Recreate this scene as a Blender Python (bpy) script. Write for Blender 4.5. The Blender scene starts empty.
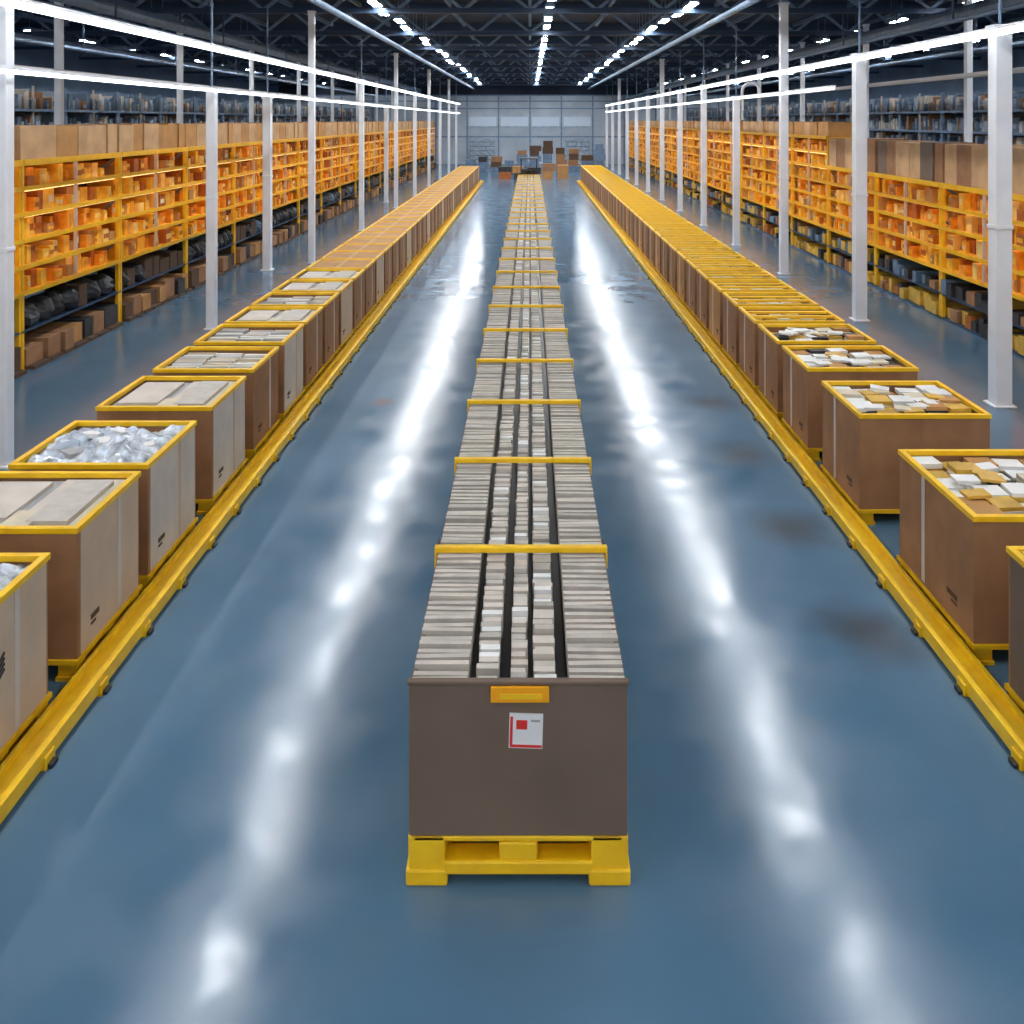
import bpy, math, random
from mathutils import Vector, Matrix, noise
random.seed(7)
scene = bpy.context.scene
COL = scene.collection
scene.view_settings.view_transform = 'Standard'
scene.view_settings.look = 'None'

# ------------------------------------------------------------ materials
def mat(name, col, rough=0.6, metal=0.0, var=0.0, scale=4.0, emit=None, es=0.0, bump=0.0, spec=0.5, coat=0.0, stretch=(1,1,1)):
    m = bpy.data.materials.new(name); m.use_nodes = True
    nt = m.node_tree; b = nt.nodes['Principled BSDF']
    c = (col[0], col[1], col[2], 1)
    b.inputs['Base Color'].default_value = c
    b.inputs['Roughness'].default_value = rough
    b.inputs['Metallic'].default_value = metal
    b.inputs['Specular IOR Level'].default_value = spec
    b.inputs['Coat Weight'].default_value = coat
    if emit:
        b.inputs['Emission Color'].default_value = (*emit, 1)
        b.inputs['Emission Strength'].default_value = es
    if var > 0 or bump > 0:
        tc = nt.nodes.new('ShaderNodeTexCoord'); mp = nt.nodes.new('ShaderNodeMapping')
        mp.inputs['Scale'].default_value = stretch
        nt.links.new(tc.outputs['Object'], mp.inputs['Vector'])
        n = nt.nodes.new('ShaderNodeTexNoise'); n.inputs['Scale'].default_value = scale
        n.inputs['Detail'].default_value = 5
        nt.links.new(mp.outputs['Vector'], n.inputs['Vector'])
        if var > 0:
            r = nt.nodes.new('ShaderNodeValToRGB')
            r.color_ramp.elements[0].position = 0.3; r.color_ramp.elements[1].position = 0.7
            r.color_ramp.elements[0].color = tuple(max(0, v*(1-var)) for v in col) + (1,)
            r.color_ramp.elements[1].color = tuple(min(1, v*(1+var)) for v in col) + (1,)
            nt.links.new(n.outputs['Fac'], r.inputs['Fac'])
            nt.links.new(r.outputs['Color'], b.inputs['Base Color'])
        if bump > 0:
            bp = nt.nodes.new('ShaderNodeBump'); bp.inputs['Strength'].default_value = bump
            bp.inputs['Distance'].default_value = 0.02
            nt.links.new(n.outputs['Fac'], bp.inputs['Height'])
            nt.links.new(bp.outputs['Normal'], b.inputs['Normal'])
    return m

M = {}
M['yellow'] = mat('yellow_paint', (1.0, 0.56, 0.006), 0.42, var=0.12, scale=6)
M['tag']    = mat('orange_tag', (1.0, 0.40, 0.004), 0.4, var=0.05)
M['card']   = mat('brown_cardboard', (0.33, 0.165, 0.075), 0.75, var=0.18, scale=3)
M['taupe']  = mat('taupe_cardboard', (0.165, 0.112, 0.078), 0.7, var=0.1, scale=2)
M['cardlt'] = mat('light_cardboard', (0.60, 0.46, 0.33), 0.75, var=0.08, scale=3)
M['cardgr'] = mat('grey_card', (0.62, 0.56, 0.49), 0.7, var=0.1, scale=3)
M['slatc']  = mat('file_board', (0.54, 0.50, 0.44), 0.6, var=0.12, scale=8)
M['slatd']  = mat('file_board_dark', (0.42, 0.39, 0.345), 0.6, var=0.12, scale=8)
M['tan']    = mat('tan_cardboard', (0.48, 0.24, 0.075), 0.7, var=0.2, scale=2)
M['inner']  = mat('inner_card', (0.10, 0.055, 0.03), 0.85)
M['white']  = mat('white_paper', (0.80, 0.80, 0.78), 0.55, var=0.06)
M['cream']  = mat('cream_paper', (0.66, 0.58, 0.44), 0.6, var=0.1)
M['greyp']  = mat('grey_paper', (0.38, 0.38, 0.38), 0.6, var=0.1)
M['black']  = mat('black_plastic', (0.012, 0.013, 0.016), 0.4)
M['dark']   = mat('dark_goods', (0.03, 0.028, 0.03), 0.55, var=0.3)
M['bag']    = mat('clear_plastic_bag', (0.52, 0.58, 0.68), 0.18, var=0.55, scale=9, bump=0.6, coat=0.4)
M['gold']   = mat('gold_wrap', (0.66, 0.40, 0.06), 0.4, var=0.2)
M['red']    = mat('red_print', (0.7, 0.03, 0.02), 0.5)
M['pole']   = mat('white_pole_paint', (0.86, 0.90, 0.95), 0.35, var=0.03)
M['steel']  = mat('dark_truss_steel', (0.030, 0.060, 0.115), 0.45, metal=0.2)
M['steel2'] = mat('blue_grey_steel', (0.17, 0.26, 0.38), 0.45, metal=0.1, var=0.2)
M['o1'] = mat('orange_carton', (0.86, 0.30, 0.018), 0.55, var=0.35, scale=5)
M['o2'] = mat('amber_carton', (0.92, 0.46, 0.035), 0.55, var=0.3, scale=5)
M['o3'] = mat('rust_carton', (0.42, 0.12, 0.015), 0.6, var=0.3, scale=5)
M['o4'] = mat('pale_amber_carton', (0.92, 0.58, 0.16), 0.55, var=0.2, scale=5)
M['shelfy'] = mat('amber_shelf_paint', (0.98, 0.50, 0.010), 0.4, var=0.1)
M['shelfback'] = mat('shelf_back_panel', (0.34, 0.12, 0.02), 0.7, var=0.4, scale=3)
M['beige']  = mat('beige_carton', (0.55, 0.34, 0.17), 0.7, var=0.2, scale=2)
M['warm']   = mat('added_shelf_glow', (1, .7, .4), 0.5, emit=(1.0, 0.64, 0.26), es=3.2)  # glowing strips added under the shelves to give the racks their orange glow
M['tube']   = mat('tube_light', (1, 1, 1), 0.5, emit=(0.88, 0.94, 1.0), es=4.0)
M['lamp']   = mat('lamp_diffuser', (1, 1, 1), 0.5, emit=(0.97, 0.98, 1.0), es=98.0)
M['b1'] = mat('slate_goods', (0.13, 0.20, 0.29), 0.6, var=0.3)
M['b2'] = mat('pale_slate_goods', (0.34, 0.42, 0.50), 0.6, var=0.3)

# ------------------------------------------------------------ mesh builder
class MB:
    def __init__(s): s.v=[]; s.f=[]; s.m=[]; s.names=[]
    def mi(s, n):
        if n not in s.names: s.names.append(n)
        return s.names.index(n)
    def box(s, x0,x1,y0,y1,z0,z1, m, rot=None, taper=None):
        if x0>x1: x0,x1=x1,x0
        c=Vector(((x0+x1)/2,(y0+y1)/2,(z0+z1)/2)); b=len(s.v)
        for z in (z0,z1):
            for (x,y) in ((x0,y0),(x1,y0),(x1,y1),(x0,y1)):
                p=Vector((x,y,z))
                if rot is not None: p = c + rot @ (p-c)
                s.v.append(tuple(p))
        i=s.mi(m)
        for f in ((0,3,2,1),(4,5,6,7),(0,1,5,4),(1,2,6,5),(2,3,7,6),(3,0,4,7)):
            s.f.append(tuple(b+k for k in f)); s.m.append(i)
    def beam(s, a, b_, t, m):
        a=Vector(a); b_=Vector(b_); d=(b_-a); L=d.length; d.normalize()
        up=Vector((0,0,1)) if abs(d.z)<0.9 else Vector((0,1,0))
        u=d.cross(up).normalized()*t/2; w=d.cross(u).normalized()*t/2
        b=len(s.v)
        for p in (a,b_):
            for (i,j) in ((-1,-1),(1,-1),(1,1),(-1,1)):
                s.v.append(tuple(p+u*i+w*j))
        k=s.mi(m)
        for f in ((0,3,2,1),(4,5,6,7),(0,1,5,4),(1,2,6,5),(2,3,7,6),(3,0,4,7)):
            s.f.append(tuple(b+q for q in f)); s.m.append(k)
    def cyl(s, a, b_, r, m, n=16):
        a=Vector(a); b_=Vector(b_); d=(b_-a).normalized()
        up=Vector((0,0,1)) if abs(d.z)<0.9 else Vector((0,1,0))
        u=d.cross(up).normalized(); w=d.cross(u).normalized(); b=len(s.v)
        for p in (a,b_):
            for i in range(n):
                t=2*math.pi*i/n; s.v.append(tuple(p+(u*math.cos(t)+w*math.sin(t))*r))
        k=s.mi(m)
        for i in range(n):
            j=(i+1)%n; s.f.append((b+i,b+j,b+n+j,b+n+i)); s.m.append(k)
        s.f.append(tuple(b+i for i in range(n))[::-1]); s.m.append(k)
        s.f.append(tuple(b+n+i for i in range(n))); s.m.append(k)
    def blob(s, c, r, m, nu=12, nv=8, seed=0):
        b=len(s.v); k=s.mi(m)
        for j in range(nv+1):
            ph=math.pi*j/nv
            for i in range(nu):
                th=2*math.pi*i/nu
                d=Vector((math.sin(ph)*math.cos(th),math.sin(ph)*math.sin(th),math.cos(ph)))
                q=1+0.25*noise.noise(d*1.8+Vector((seed,seed*2,0)))
                s.v.append((c[0]+d.x*r[0]*q,c[1]+d.y*r[1]*q,c[2]+max(d.z,-0.6)*r[2]*q))
        for j in range(nv):
            for i in range(nu):
                i2=(i+1)%nu
                s.f.append((b+j*nu+i,b+(j+1)*nu+i,b+(j+1)*nu+i2,b+j*nu+i2)); s.m.append(k)
    def grid(s, x0,x1,y0,y1, n, fz, m):
        b=len(s.v); k=s.mi(m)
        for j in range(n+1):
            for i in range(n+1):
                x=x0+(x1-x0)*i/n; y=y0+(y1-y0)*j/n
                s.v.append((x,y,fz(x,y)))
        for j in range(n):
            for i in range(n):
                a=b+j*(n+1)+i
                f=(a,a+1,a+n+2,a+n+1)
                if x1<x0: f=f[::-1]
                s.f.append(f); s.m.append(k)
    def mesh(s, name):
        me=bpy.data.meshes.new(name); me.from_pydata(s.v,[],s.f)
        for n in s.names: me.materials.append(M[n])
        me.polygons.foreach_set('material_index', s.m); me.update()
        return me
def obj(name, me, loc=(0,0,0), rz=0, parent=None, bevel=0):
    o=bpy.data.objects.new(name, me); o.location=loc; o.rotation_euler=(0,0,rz)
    COL.objects.link(o)
    if parent: o.parent=parent
    if bevel:
        b=o.modifiers.new('bevel','BEVEL'); b.width=bevel; b.segments=2; b.limit_method='ANGLE'
    return o
U=random.uniform

# ------------------------------------------------------------ room shell
XW=24.0; YB=86.0; Y0=-14.0; ZC=8.6
def floor_mat():
    m=bpy.data.materials.new('blue_epoxy_floor'); m.use_nodes=True; nt=m.node_tree; N=nt.nodes; L=nt.links
    b=N['Principled BSDF']; tc=N.new('ShaderNodeTexCoord')
    n1=N.new('ShaderNodeTexNoise'); n1.inputs['Scale'].default_value=0.35; n1.inputs['Detail'].default_value=6
    L.new(tc.outputs['Object'], n1.inputs['Vector'])
    r=N.new('ShaderNodeValToRGB'); e=r.color_ramp.elements
    e[0].position=0.3; e[0].color=(0.062,0.145,0.235,1); e[1].position=0.72; e[1].color=(0.108,0.210,0.315,1)
    L.new(n1.outputs['Fac'], r.inputs['Fac'])
    last=r.outputs['Color']
    # dark box reflections painted into the epoxy colour, plus one brown spot
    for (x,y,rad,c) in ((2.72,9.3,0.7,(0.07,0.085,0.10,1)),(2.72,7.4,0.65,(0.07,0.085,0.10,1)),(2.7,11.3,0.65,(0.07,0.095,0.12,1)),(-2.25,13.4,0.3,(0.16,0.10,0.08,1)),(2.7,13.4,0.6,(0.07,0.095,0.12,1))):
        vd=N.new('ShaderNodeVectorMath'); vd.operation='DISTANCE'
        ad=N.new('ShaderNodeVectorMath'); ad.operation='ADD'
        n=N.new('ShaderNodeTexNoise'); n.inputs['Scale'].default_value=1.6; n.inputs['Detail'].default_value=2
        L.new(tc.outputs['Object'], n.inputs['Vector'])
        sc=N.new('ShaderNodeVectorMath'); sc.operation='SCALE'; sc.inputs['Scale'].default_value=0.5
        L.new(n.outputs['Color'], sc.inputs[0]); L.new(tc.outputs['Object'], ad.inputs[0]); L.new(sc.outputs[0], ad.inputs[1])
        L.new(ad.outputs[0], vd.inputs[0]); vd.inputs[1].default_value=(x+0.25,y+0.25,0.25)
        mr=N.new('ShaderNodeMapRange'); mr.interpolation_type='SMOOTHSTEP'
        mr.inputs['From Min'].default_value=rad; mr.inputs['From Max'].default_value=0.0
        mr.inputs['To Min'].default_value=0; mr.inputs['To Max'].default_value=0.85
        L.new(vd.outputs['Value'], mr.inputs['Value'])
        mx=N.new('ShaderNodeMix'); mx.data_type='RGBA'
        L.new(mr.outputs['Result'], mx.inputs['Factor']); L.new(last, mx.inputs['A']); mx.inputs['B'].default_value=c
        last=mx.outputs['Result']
    L.new(last, b.inputs['Base Color'])
    n2=N.new('ShaderNodeTexNoise'); n2.inputs['Scale'].default_value=1.8; n2.inputs['Detail'].default_value=9
    L.new(tc.outputs['Object'], n2.inputs['Vector'])
    mr=N.new('ShaderNodeMapRange'); mr.inputs['From Min'].default_value=0.35; mr.inputs['From Max'].default_value=0.65
    mr.inputs['To Min'].default_value=0.135; mr.inputs['To Max'].default_value=0.235
    L.new(n2.outputs['Fac'], mr.inputs['Value']); L.new(mr.outputs['Result'], b.inputs['Roughness'])
    n3=N.new('ShaderNodeTexNoise'); n3.inputs['Scale'].default_value=3.2; n3.inputs['Detail'].default_value=4
    L.new(tc.outputs['Object'], n3.inputs['Vector'])
    bp=N.new('ShaderNodeBump'); bp.inputs['Strength'].default_value=0.3; bp.inputs['Distance'].default_value=0.008
    L.new(n3.outputs['Fac'], bp.inputs['Height']); L.new(bp.outputs['Normal'], b.inputs['Normal'])
    b.inputs['Specular IOR Level'].default_value=0.52
    return m
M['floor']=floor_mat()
M['wall']=mat('blue_grey_wall_panel',(0.13,0.21,0.32),0.6,var=0.2,scale=0.6)
M['wallback']=mat('pale_back_wall',(0.42,0.49,0.56),0.6,var=0.15,scale=0.5)
M['ceil']=mat('dark_navy_ceiling',(0.008,0.018,0.042),0.7,var=0.3,scale=0.5)
M['glass']=mat('pale_window_glass',(0.5,0.6,0.7),0.1,emit=(0.7,0.82,0.95),es=0.1)
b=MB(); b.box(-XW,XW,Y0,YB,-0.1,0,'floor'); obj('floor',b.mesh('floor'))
b=MB(); b.box(-XW,XW,Y0,YB,ZC,ZC+0.1,'ceil'); obj('ceiling',b.mesh('ceiling'))
b=MB(); b.box(-XW-0.1,-XW,Y0,YB,-0.1,ZC,'wall'); obj('wall_left',b.mesh('wall_left'))
b=MB(); b.box(XW,XW+0.1,Y0,YB,-0.1,ZC,'wall'); obj('wall_right',b.mesh('wall_right'))
b=MB(); b.box(-XW-0.1,XW+0.1,YB,YB+0.1,-0.1,6.6,'wallback'); b.box(-XW-0.1,XW+0.1,YB,YB+0.1,6.6,ZC+0.1,'ceil')
obj('wall_back',b.mesh('wall_back'))
b=MB()
for z in (2.6,5.3,6.0,6.55): b.box(-XW,XW,YB-0.06,YB,z-0.06,z+0.06,'steel2')
for x in range(-21,22,3): b.box(x-0.07,x+0.07,YB-0.05,YB,0,6.5,'steel2')
obj('trim_1',b.mesh('trim_back'))
k=1
for x in (-4.5,-1.5,1.5,4.5):
    b=MB(); b.box(x-1.3,x+1.3,YB-0.04,YB,3.6,4.5,'glass'); b.box(x-1.4,x+1.4,YB-0.06,YB-0.0,3.5,3.6,'b2')
    obj('window_%d'%k,b.mesh('window'));k+=1
for i,x in enumerate((-4.5,4.5)):
    b=MB(); b.box(x-1.2,x+1.2,YB-0.30,YB-0.2,0,2.4,'b2')
    for q in range(1,6): b.box(x-1.2,x+1.2,YB-0.32,YB-0.30,q*0.42-0.02,q*0.42+0.02,'steel')
    obj('door_%d'%(i+1),b.mesh('door'))
# ------------------------------------------------------------ roof trusses
b=MB()
b.box(-XW,XW,-0.09,0.09,8.25,8.45,'steel'); b.box(-XW,XW,-0.09,0.09,7.4,7.55,'steel')
n=24
for i in range(n):
    x=-XW+i*2*XW/n; x2=x+XW/n; x3=x+2*XW/n
    b.beam((x,0,7.5),(x2,0,8.3),0.09,'steel2'); b.beam((x2,0,8.3),(x3,0,7.5),0.09,'steel2')
b.box(-XW,XW,-0.05,0.05,8.45,8.6,'steel')
tm=b.mesh('roof_truss')
for i in range(14): obj('roof_truss',tm,(0,-8+i*7.0,0))
b=MB()
for x in (-21,-18,-15,-12,-9,-6.4,-3,0,3,7,9,12,15,18,21):
    b.box(x-0.06,x+0.06,Y0,YB,8.45,8.6,'steel2')
obj('roof_purlins',b.mesh('roof_purlins'))
b=MB()
for x,z,r in ((-10.5,7.0,0.18),(-5.4,7.2,0.09),(5.6,7.2,0.09),(11,6.9,0.2),(-16,6.8,0.12),(16.5,6.8,0.12),(-13.4,6.3,0.06),(13.4,6.3,0.06),(-9.2,6.4,0.04),(9.4,6.4,0.04)):
    b.cyl((x,Y0,z),(x,YB,z),r,'steel2',12)
    for y in range(-8,86,7): b.beam((x,y,z),(x,y,7.45),0.04,'steel')
obj('ceiling_pipes',b.mesh('ceiling_pipes'))

# ------------------------------------------------------------ ceiling lamps
b=MB()
b.box(-0.13,0.13,-0.62,0.62,0.0,0.1,'steel2'); b.box(-0.085,0.085,-0.58,0.58,-0.025,0.0,'lamp')
b.box(-0.15,-0.13,-0.64,0.64,-0.05,0.08,'steel2'); b.box(0.13,0.15,-0.64,0.64,-0.05,0.08,'steel2')
for y in (-0.45,0.45): b.cyl((0,y,0.1),(0,y,1.0),0.012,'steel2',6)
lm=b.mesh('ceiling_lamp')
for x in (-4.5,4.6):
    y=-9.6
    while y<84: obj('ceiling_lamp',lm,(x+U(-.16,.16),y+U(-.25,.25),7.6)); y+=2.25
for x in (-19,-12.5,12.5,19):
    y=-5.0
    while y<84: obj('ceiling_lamp',lm,(x,y+U(-.6,.6),7.6)); y+=4.4
y=25
while y<84: obj('ceiling_lamp',lm,(0.6,y,7.6)); y+=2.6

# ------------------------------------------------------------ columns + tube rails
def pole(x,y,top,w):
    b=MB(); b.box(-w/2,w/2,-w/2,w/2,0.0,top,'pole')
    b.box(-w*0.7,w*0.7,-w*0.7,w*0.7,0,0.03,'pole')
    b.box(-w*0.56,w*0.56,-w*0.56,w*0.56,2.6,2.66,'pole')
    b.box(-w*0.62,w*0.62,-w*0.62,w*0.62,top-0.06,top,'pole')
    if top<7: b.cyl((0,0,top),(0,0,7.4),0.025,'steel2',8)
    obj('support_column',b.mesh('support_column'),(x,y,0),bevel=0.012)
for y,t in ((3.6,7.4),(10.93,7.4),(18.1,4.85),(26.4,7.4),(34.2,5.75),(43,7.4),(50,5.75),(57,7.4),(64,5.75),(71,7.4),(78,5.75)): pole(-6.4,y,t,0.18)
pole(-7.35,25.2,4.85,0.22); pole(-7.35,46,4.85,0.2)
for i in range(14): pole(6.92, 7.6+i*5.65, [5.6,5.6,5.6,7.4][i%4] if i!=4 else 5.0, 0.24 if i<3 else 0.21)
for i in range(10): pole(-11.2, 14+i*7.4, 7.4, 0.16); pole(11.2, 16+i*7.0, 7.4, 0.16)
def rail(x,z,y0,y1,m='tube',r=0.045):
    b=MB(); b.cyl((0,y0,0),(0,y1,0),r,m,12); b.box(-0.05,0.05,y0,y1,r,r+0.045,'pole')
    obj('tube_light_rail',b.mesh('tube_light_rail'),(x,0,z))
rail(-6.25,5.60,2,80,r=0.045); rail(-6.25,4.78,2,80,r=0.024); rail(6.75,5.46,2,80,r=0.045); rail(6.75,4.9,20,80,r=0.026)
rail(-11.05,5.3,8,80,'pole',0.04); rail(11.05,5.3,8,80,'pole',0.04)
b=MB(); pts=[]
for i in range(13):
    t=math.pi*i/12; pts.append((0.3-0.3*math.cos(t),0,5.15+0.3*math.sin(t)))
pts=[(0,0,4.2)]+pts+[(0.6,0,4.95)]
for p,q in zip(pts[:-1],pts[1:]): b.cyl(p,q,0.05,'pole',10)
obj('swan_neck_pipe',b.mesh('swan_neck_pipe'),(7.12,30.2,0))

# ------------------------------------------------------------ centre crate train
CX=-0.065; F=4.94; END=51.0; PITCH=1.69; W=0.6
root=bpy.data.objects.new('pallet_crate_train',None); COL.objects.link(root); root.location=(CX,0,0)
b=MB()
b.box(-W,W,F,F+0.03,0.27,1.11,'taupe')
b.box(-W,-W+0.03,F+0.03,END,0.27,1.07,'taupe'); b.box(W-0.03,W,F+0.03,END,0.27,1.07,'taupe')
b.box(-W,W,END,END+0.03,0.27,1.11,'taupe')
b.box(-W+0.03,W-0.03,F+0.03,END,0.27,0.90,'black')
b.box(-W-0.008,W+0.008,F-0.008,F+0.035,1.10,1.12,'taupe')
y=F+PITCH
while y<END:
    for s in (-1,1): b.box(s*W,s*(W+0.012),y-0.05,y+0.03,0.27,1.10,'inner')
    y+=PITCH
obj('crate_body',b.mesh('crate_body'),parent=root,bevel=0.006)
b=MB()
y=F+0.06
while y<END-0.05:
    for s in (-1,1):
        a,c=0.285,0.592
        z=1.085+U(-0.012,0.012); mm=random.choice(('slatc','slatc','slatc','slatd','slatc','cardgr'))
        b.box(s*a,s*c,y,y+0.038,0.90,z,mm,rot=Matrix.Rotation(U(-.035,.035),3,'Z'))
        b.box(s*(a+.01),s*(c-.01),y+0.038,y+0.062,0.90,1.02,'inner')
    for cx,hw in ((-0.175,0.062),(0.0,0.045),(0.15,0.06)):
        z=1.06+U(-0.02,0.015)
        b.box(cx-hw+U(-.008,.008),cx+hw+U(-.008,.008),y,y+0.05,0.90,z,random.choice(('cardgr','cardgr','slatc','slatc','white','slatd')))
    y+=0.067
obj('packed_files',b.mesh('packed_files'),parent=root)
b=MB()
y=F+1.51
while y<END:
    b.box(-W-0.02,W+0.02,y,y+0.055,1.095,1.135,'yellow')
    for s in (-1,1): b.box(s*(W),s*(W+0.02),y,y+0.055,0.98,1.095,'yellow')
    y+=PITCH
obj('cross_straps',b.mesh('cross_straps'),parent=root,bevel=0.006)
b=MB()
y=F-0.0
while y<END:
    L=min(1.55,END-y)
    if L<0.3: break
    b.box(-W+0.02,W-0.02,y,y+L,0.235,0.27,'yellow')
    for x0,x1 in ((-W-0.005,-0.40),(0.40,W+0.005)):
        for yy in (y-0.0,y+L/2-0.07,y+L-0.14):
            b.box(x0,x1,yy,yy+0.14,0.0,0.27,'yellow')
        b.box(x0-0.012,x1+0.012,y-0.01,y+L,0.0,0.09,'yellow')
    for yy in (y,y+L/2-0.07,y+L-0.14):
        b.box(-0.105,0.105,yy,yy+0.14,0.13,0.235,'yellow')
        b.box(-0.41,0.41,yy-0.008,yy+0.13,0.06,0.135,'yellow')
    y+=PITCH
obj('pallets',b.mesh('pallets'),parent=root,bevel=0.012)
b=MB()
b.box(-0.15,0.17,F-0.022,F-0.008,1.015,1.10,'tag'); b.box(-0.10,0.13,F-0.026,F-0.022,1.035,1.065,'yellow')
obj('handle_tag',b.mesh('handle_tag'),parent=root,bevel=0.004)
b=MB()
R=Matrix.Rotation(0.03,3,'Y')
b.box(-0.05,0.135,F-0.006,F,0.755,0.945,'white',rot=R)
b.box(-0.045,0.13,F-0.008,F-0.006,0.76,0.775,'red',rot=R); b.box(-0.045,-0.03,F-0.008,F-0.006,0.775,0.93,'red',rot=R)
b.box(-0.01,0.05,F-0.008,F-0.006,0.86,0.91,'red',rot=R); b.box(0.07,0.12,F-0.008,F-0.006,0.90,0.912,'greyp',rot=R)
obj('shipping_label',b.mesh('shipping_label'),parent=root)

# ------------------------------------------------------------ side row boxes
def side_box(s, D, content, seed, sidemat='cardlt', logo=False, Wd=1.22, H=1.13):
    random.seed(seed); b=MB(); X=lambda x: s*x
    def bx(x0,x1,y0,y1,z0,z1,m,rot=None): b.box(X(x0),X(x1),y0,y1,z0,z1,m,rot)
    bx(-0.02,Wd+0.02,-0.02,D+0.02,0.12,0.155,'yellow')
    for xx in (0,Wd/2-0.07,Wd-0.14):
        for yy in (0,D/2-0.07,D-0.14): bx(xx,xx+0.14,yy,yy+0.14,0.03,0.12,'yellow')
        bx(xx-0.01,xx+0.15,-0.02,D+0.02,0.0,0.03,'yellow')
    z0=0.155; t=0.02
    fm='card'
    bx(0,Wd,0,t,z0,H,fm); bx(0,Wd,D-t,D,z0,H,fm); bx(0,t,t,D-t,z0,H,sidemat); bx(Wd-t,Wd,t,D-t,z0,H,fm)
    bx(-0.004,0,D*0.62,D*0.62+0.06,z0+0.02,H-0.03,'cardgr' if sidemat!='cardgr' else 'cardlt')
    bx(-0.006,0.0,0.0,0.05,z0,H,'card')
    bx(Wd*0.47,Wd*0.53,-0.003,0,z0,H-0.04,'card')
    bx(-0.006,0,D*0.2,D*0.32,0.33,0.37,'inner'); bx(-0.006,0,D*0.2,D*0.27,0.29,0.31,'inner')
    bx(t,Wd-t,t,D-t,z0,0.90,'inner')
    r=0.038; zt=H+0.012
    bx(-0.012,Wd+0.012,-0.014,r,H-0.03,zt,'yellow'); bx(-0.012,Wd+0.012,D-r,D+0.014,H-0.03,zt,'yellow')
    bx(-0.014,r,r,D-r,H-0.03,zt,'yellow'); bx(Wd-r,Wd+0.014,r,D-r,H-0.03,zt,'yellow')
    i0,i1,j0,j1=r+0.005,Wd-r-0.005,r+0.005,D-r-0.005
    if content=='bag':
        def fz(x,y):
            v=noise.noise(Vector((x*4,y*4,seed)))*0.06+abs(noise.noise(Vector((x*8,y*7,seed+3))))*0.08
            e=min(abs(x)-i0,i1-abs(x),y-j0,j1-y); return 1.05+v*1.1-max(0,0.1-e)*0.6+0.05
        b.grid(X(i0),X(i1),j0,j1,44,fz,'bag')
        for q in range(7):
            bx(*(lambda a,c:(a,a+0.2,c,c+0.15))(U(i0+.05,i1-.28),U(j0+.05,j1-.22)),1.08,1.125,random.choice(('white','greyp','b2')),rot=Matrix.Rotation(U(-1,1),3,'Z')@Matrix.Rotation(U(-.2,.2),3,'X'))
    elif content=='books':
        nx=5; ny=max(4,int(D/0.2)); dx=(i1-i0)/nx; dy=(j1-j0)/ny
        for i in range(nx):
            for j in range(ny):
                h=U(1.02,1.11); z=0.90
                while z<h:
                    th=U(0.025,0.05)
                    a=i0+i*dx+0.012; c=j0+j*dy+0.012
                    bx(a,a+dx-0.024,c,c+dy-0.024,z,z+th,random.choice(('white','white','cream','gold','dark','white','gold','tan')),rot=Matrix.Rotation(U(-.12,.12),3,'Z')@Matrix.Rotation(U(-.09,.09),3,'X'))
                    z+=th
        for q in range(9):
            a=U(i0+.05,i1-.3); c=U(j0+.05,j1-.22)
            bx(a,a+0.2,c,c+0.14,1.11,1.135,random.choice(('white','white','cream','gold')),rot=Matrix.Rotation(U(-.5,.5),3,'Z')@Matrix.Rotation(U(-.12,.12),3,'Y'))
    elif content=='files':
        y=j0
        while y<j1-0.05:
            tt=U(0.03,0.06)
            for a,c in ((i0,i0+0.34),(i0+0.37,i0+0.72),(i0+0.75,i1)):
                bx(a,c,y,min(y+tt-0.008,j1),0.9,U(1.04,1.10),random.choice(('white','cream','greyp','cardgr')))
            y+=tt
    elif content=='lid':
        bx(i0,(i0+i1)/2-0.01,j0,j1,0.9,1.09,'cardgr'); bx((i0+i1)/2+0.01,i1,j0,j1,0.9,1.075,'greyp')
        bx(i0+0.1,i0+0.42,j0+0.1,j1-0.12,1.09,1.13,'slatc'); bx((i0+i1)/2+0.06,i1-0.06,j0+0.2,j1-0.1,1.075,1.11,'cardgr')
        bx((i0+i1)/2-0.2,(i0+i1)/2+0.02,j0+0.02,j0+0.3,1.10,1.125,'cream')
    elif content=='tan':
        m_=random.choice(('tan','tan','beige'))
        bx(i0,i1,j0,(j0+j1)/2-0.008,0.9,1.135,m_); bx(i0,i1,(j0+j1)/2+0.008,j1,0.9,1.13,m_)
        bx((i0+i1)/2-0.04,(i0+i1)/2+0.04,j0,j1,1.135,1.139,'beige')
    elif content=='slats':
        for q in range(2):
            yy=j0+(q+1)*(j1-j0)/3
            bx(i0,i1,yy-0.035,yy+0.035,H-0.02,H+0.012,'yellow')
        nx=6; ny=5
        for i in range(nx):
            for j in range(ny):
                a=i0+i*(i1-i0)/nx; c=j0+j*(j1-j0)/ny
                bx(a+0.01,a+(i1-i0)/nx-0.012,c+0.008,c+(j1-j0)/ny-0.01,0.9,U(0.98,1.09),random.choice(('gold','cream','tan','gold','white','white','o2','dark')))
    if logo:
        for q in range(4):
            bx(-0.006,0,0.40,0.58,0.60+q*0.035,0.62+q*0.035,'dark',rot=Matrix.Rotation(0.5,3,'X'))
    return b.mesh('pallet_box')
def place(s,X,y,me,near): return obj('pallet_box',me,(X,y,0),bevel=0.006 if near else 0)
LX=-3.40; RX=3.43
L=[(3.7,1.1,'files','cardlt',0),(5.25,1.1,'bag','cardlt',1),(6.75,1.08,'lid','cardlt',0),(8.0,1.15,'bag','cardgr',0),(9.6,1.15,'lid','cardgr',0),(11.05,1.1,'files','card',0),(12.4,1.1,'files','cardgr',0),(13.65,1.1,'lid','card',0),(14.9,1.1,'files','card',0),(16.15,1.1,'lid','cardlt',0),(17.4,1.1,'lid','card',0)]
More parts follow.
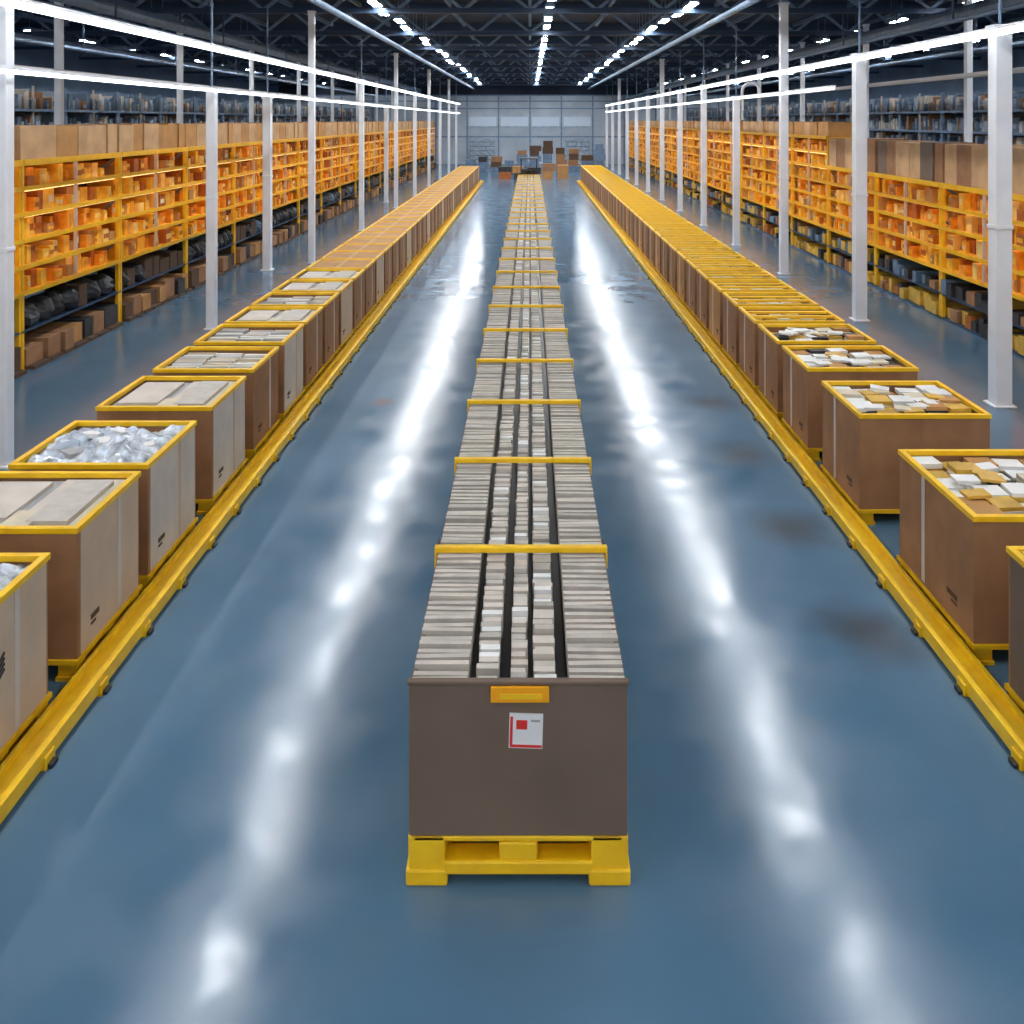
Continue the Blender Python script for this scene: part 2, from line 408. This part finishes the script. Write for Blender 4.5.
for i,(y,D,c,sm,lg) in enumerate(L): place(-1,LX,y,side_box(-1,D,c,100+i,sm,bool(lg)),True)
vl=[side_box(-1,1.1,c,200+i,sm) for i,(c,sm) in enumerate((('tan','card'),('tan','cardlt'),('tan','card'),('tan','card')))]
y=18.65; i=0
while y<60: place(-1,LX,y,vl[i%4],False); y+=1.22; i+=1
Rr=[(3.4,1.35,'books'),(5.05,1.4,'books'),(6.95,1.4,'books'),(9.35,1.2,'books'),(11.1,1.1,'books'),(12.45,1.05,'books'),(13.7,1.05,'slats')]
for i,(y,D,c) in enumerate(Rr): place(1,RX,y,side_box(1,D,c,300+i,'card' if i>1 else 'taupe',Wd=1.35),True)
vr=[side_box(1,1.04,'slats',400+i,('card','tan','card')[i],Wd=1.35) for i in range(3)]
y=14.95; i=0
while y<60: place(1,RX,y,vr[i%3],False); y+=1.25; i+=1
random.seed(11)
def guide(s,xi):
    b=MB(); X0=xi*s
    b.box(X0,X0+s*0.05,2.5,61,0.02,0.13,'yellow'); b.box(X0+s*0.05,X0+s*0.19,2.5,61,0.085,0.105,'yellow')
    b.box(X0+s*0.15,X0+s*0.19,2.5,61,0.105,0.15,'yellow')
    y=2.8
    while y<61:
        b.box(X0-s*0.02,X0+s*0.19,y,y+0.12,0.0,0.085,'yellow'); b.box(X0-s*0.05,X0+s*0.0,y+0.02,y+0.10,0.0,0.03,'black'); y+=0.75
    obj('conveyor_guide_rail',b.mesh('conveyor_guide_rail'),bevel=0.006)
guide(-1,3.14); guide(1,3.18)

# ------------------------------------------------------------ racks
def rack_mesh(Lb, dep, levels, top, pal, topboxes, bottom, seed, bh, board='shelfy', back='shelfback', warm=True):
    random.seed(seed); b=MB()
    for y in (0.0,Lb-0.07):
        b.box(-0.07,0,y,y+0.07,0,top,'shelfy' if board=='shelfy' else 'steel2'); b.box(-dep,-dep+0.07,y,y+0.07,0,top,'steel2')
        for q in range(4): b.beam((-dep+0.05,y+0.035,q*top/4+0.1),(-0.05,y+0.035,(q+1)*top/4-0.05),0.03,'steel2')
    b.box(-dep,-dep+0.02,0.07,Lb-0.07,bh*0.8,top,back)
    b.box(-0.04,0.015,Lb/2-0.02,Lb/2+0.02,bh,top,'cardgr')
    zs=levels+[top]
    for k,z in enumerate(levels):
        b.box(-dep,0.02,0.0,Lb,z-0.03,z,board); b.box(0.0,0.04,0,Lb,z-0.05,z+0.025,board)
        clear=zs[k+1]-z-0.08
        if clear>0.1:
            y=0.1
            while y<Lb-0.3:
                w=U(0.10,0.30); h=clear*U(0.45,0.98)
                m1=random.choice(pal); f=-U(0.03,0.25)
                b.box(-dep*0.75,f,y,y+w-0.02,z,z+h,m1)
                if random.random()<0.45: b.box(f,f+0.006,y+0.02,y+w-0.04,z+h*0.3,z+h*0.65,random.choice(('o4','o3','o2','cream')) if warm else 'b2')
                y+=w
            if warm: b.box(-0.10,-0.07,0.1,Lb-0.1,zs[k+1]-0.075,zs[k+1]-0.06,'warm')  # added emissive strip, warms the goods on each level
    if topboxes:
        z0,z1,tp=topboxes; y=0.02
        b.box(-dep,0.02,0,Lb,z0-0.03,z0,board); b.box(0.0,0.04,0,Lb,z0-0.07,z0+0.035,board)
        while y<Lb-0.3:
            w=U(0.5,0.8); h=(z1-z0)*U(0.93,1.0)
            w=min(w,Lb-0.02-y)
            b.box(-dep*0.9,-U(0.02,0.08),y,y+w-0.01,z0,z0+h,random.choice(tp)); y+=w
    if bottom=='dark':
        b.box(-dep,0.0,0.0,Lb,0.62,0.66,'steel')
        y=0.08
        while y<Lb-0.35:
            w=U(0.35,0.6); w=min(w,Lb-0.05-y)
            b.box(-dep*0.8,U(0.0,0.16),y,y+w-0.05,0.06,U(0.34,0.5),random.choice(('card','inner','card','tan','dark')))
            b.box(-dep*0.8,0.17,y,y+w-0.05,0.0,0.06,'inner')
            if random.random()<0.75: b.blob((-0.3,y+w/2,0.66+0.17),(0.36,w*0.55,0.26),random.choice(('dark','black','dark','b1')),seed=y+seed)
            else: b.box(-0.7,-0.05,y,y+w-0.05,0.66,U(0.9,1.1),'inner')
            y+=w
    elif bottom=='gold':
        for zz in (0.0,0.5):
            b.box(-dep,0.0,0.0,Lb,zz+0.0,zz+0.05,'steel')
            y=0.08
            while y<Lb-0.25:
                w=U(0.2,0.36)
                b.box(-dep*0.8,U(-0.1,0.04),y,y+w-0.04,zz+0.05,zz+U(0.2,0.38),random.choice(('gold','o2','gold','card','dark','o3') if zz<0.2 else ('dark','dark','b1','card','gold')))
                y+=w
    return b.mesh('shelving_rack')
LB=3.6
warmpal=('o1','o2','o1','o2','o4','tan','o3','o2')
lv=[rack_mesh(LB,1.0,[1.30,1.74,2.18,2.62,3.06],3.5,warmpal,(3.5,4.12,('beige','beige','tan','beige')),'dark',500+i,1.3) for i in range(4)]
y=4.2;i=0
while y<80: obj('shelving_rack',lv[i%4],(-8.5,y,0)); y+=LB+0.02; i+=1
rv=[rack_mesh(LB,1.0,[1.06,1.5,1.94,2.38],2.84,warmpal,(2.84,3.72,('card','beige','taupe','card')),'gold',600+i,1.0) for i in range(4)]
rv2=[rack_mesh(LB,1.0,[1.06,1.5,1.94,2.38,2.82,3.26],3.7,warmpal,(3.7,4.15,('beige','beige','tan')),'gold',620+i,1.0) for i in range(3)]
y=4.6;i=0
while y<80:
    obj('shelving_rack',(rv if y<26 else rv2)[i%3],(8.7,y+LB,0),rz=math.pi); y+=LB+0.02; i+=1
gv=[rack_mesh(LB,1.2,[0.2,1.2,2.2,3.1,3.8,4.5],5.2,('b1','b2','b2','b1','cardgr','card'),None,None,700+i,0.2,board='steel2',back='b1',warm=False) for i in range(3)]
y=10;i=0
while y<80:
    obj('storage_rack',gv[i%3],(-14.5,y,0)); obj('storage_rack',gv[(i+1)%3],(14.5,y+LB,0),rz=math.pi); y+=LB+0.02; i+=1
# tow tractor at the far end of the train
random.seed(5)
b=MB(); b.box(-0.5,0.5,0,1.6,0.18,0.75,'yellow'); b.box(-0.45,0.45,0.1,0.6,0.75,1.05,'dark')
b.box(-0.45,0.45,1.45,1.6,0.75,1.3,'dark')
for x in (-0.45,0.45):
    for y in (0.1,1.5): b.beam((x,y,0.75),(x,y,1.95),0.06,'dark')
    for y in (0.3,1.3): b.cyl((x-0.06,y,0.2),(x+0.06,y,0.2),0.2,'black',16)
b.box(-0.5,0.5,0.05,1.55,1.95,2.0,'dark')
b.beam((0,-0.2,0.3),(0,0,0.3),0.06,'black'); b.cyl((0,1.1,1.15),(0,1.15,1.2),0.16,'black',14); b.beam((0,1.12,1.17),(0,1.4,0.8),0.04,'black')
obj('tow_tractor',b.mesh('tow_tractor'),(CX,51.5,0))
for (yy,n,hm,pal) in ((64,5,2,('dark','card','tan','inner','o3')),(73,11,5,('dark','steel2','card','b1','inner','b1','inner'))):
    b=MB()
    for i in range(n):
        z=0; x=-n/2+i*1.05
        if random.random()<0.15: continue
        for k in range(random.randint(min(2,hm),hm)):
            h=U(0.35,0.55); b.box(x+U(0,.1),x+U(.75,1.0),0,0.9,z,z+h,random.choice(pal)); z+=h
    obj('carton_stack',b.mesh('carton_stack'),(0.2,yy,0))

# ------------------------------------------------------------ world + camera
w=bpy.data.worlds.new('World'); scene.world=w; w.use_nodes=True
bg=w.node_tree.nodes['Background']; bg.inputs[0].default_value=(0.95,0.95,1.0,1); bg.inputs[1].default_value=1.15
cam=bpy.data.cameras.new('camera'); co=bpy.data.objects.new('camera',cam); COL.objects.link(co)
co.location=(0,0,4.2); co.rotation_euler=(math.radians(90),0,0)
cam.sensor_width=36; cam.lens=900/1024*36; cam.shift_x=-18/1024; cam.shift_y=-392/1024; cam.clip_end=300
scene.camera=co
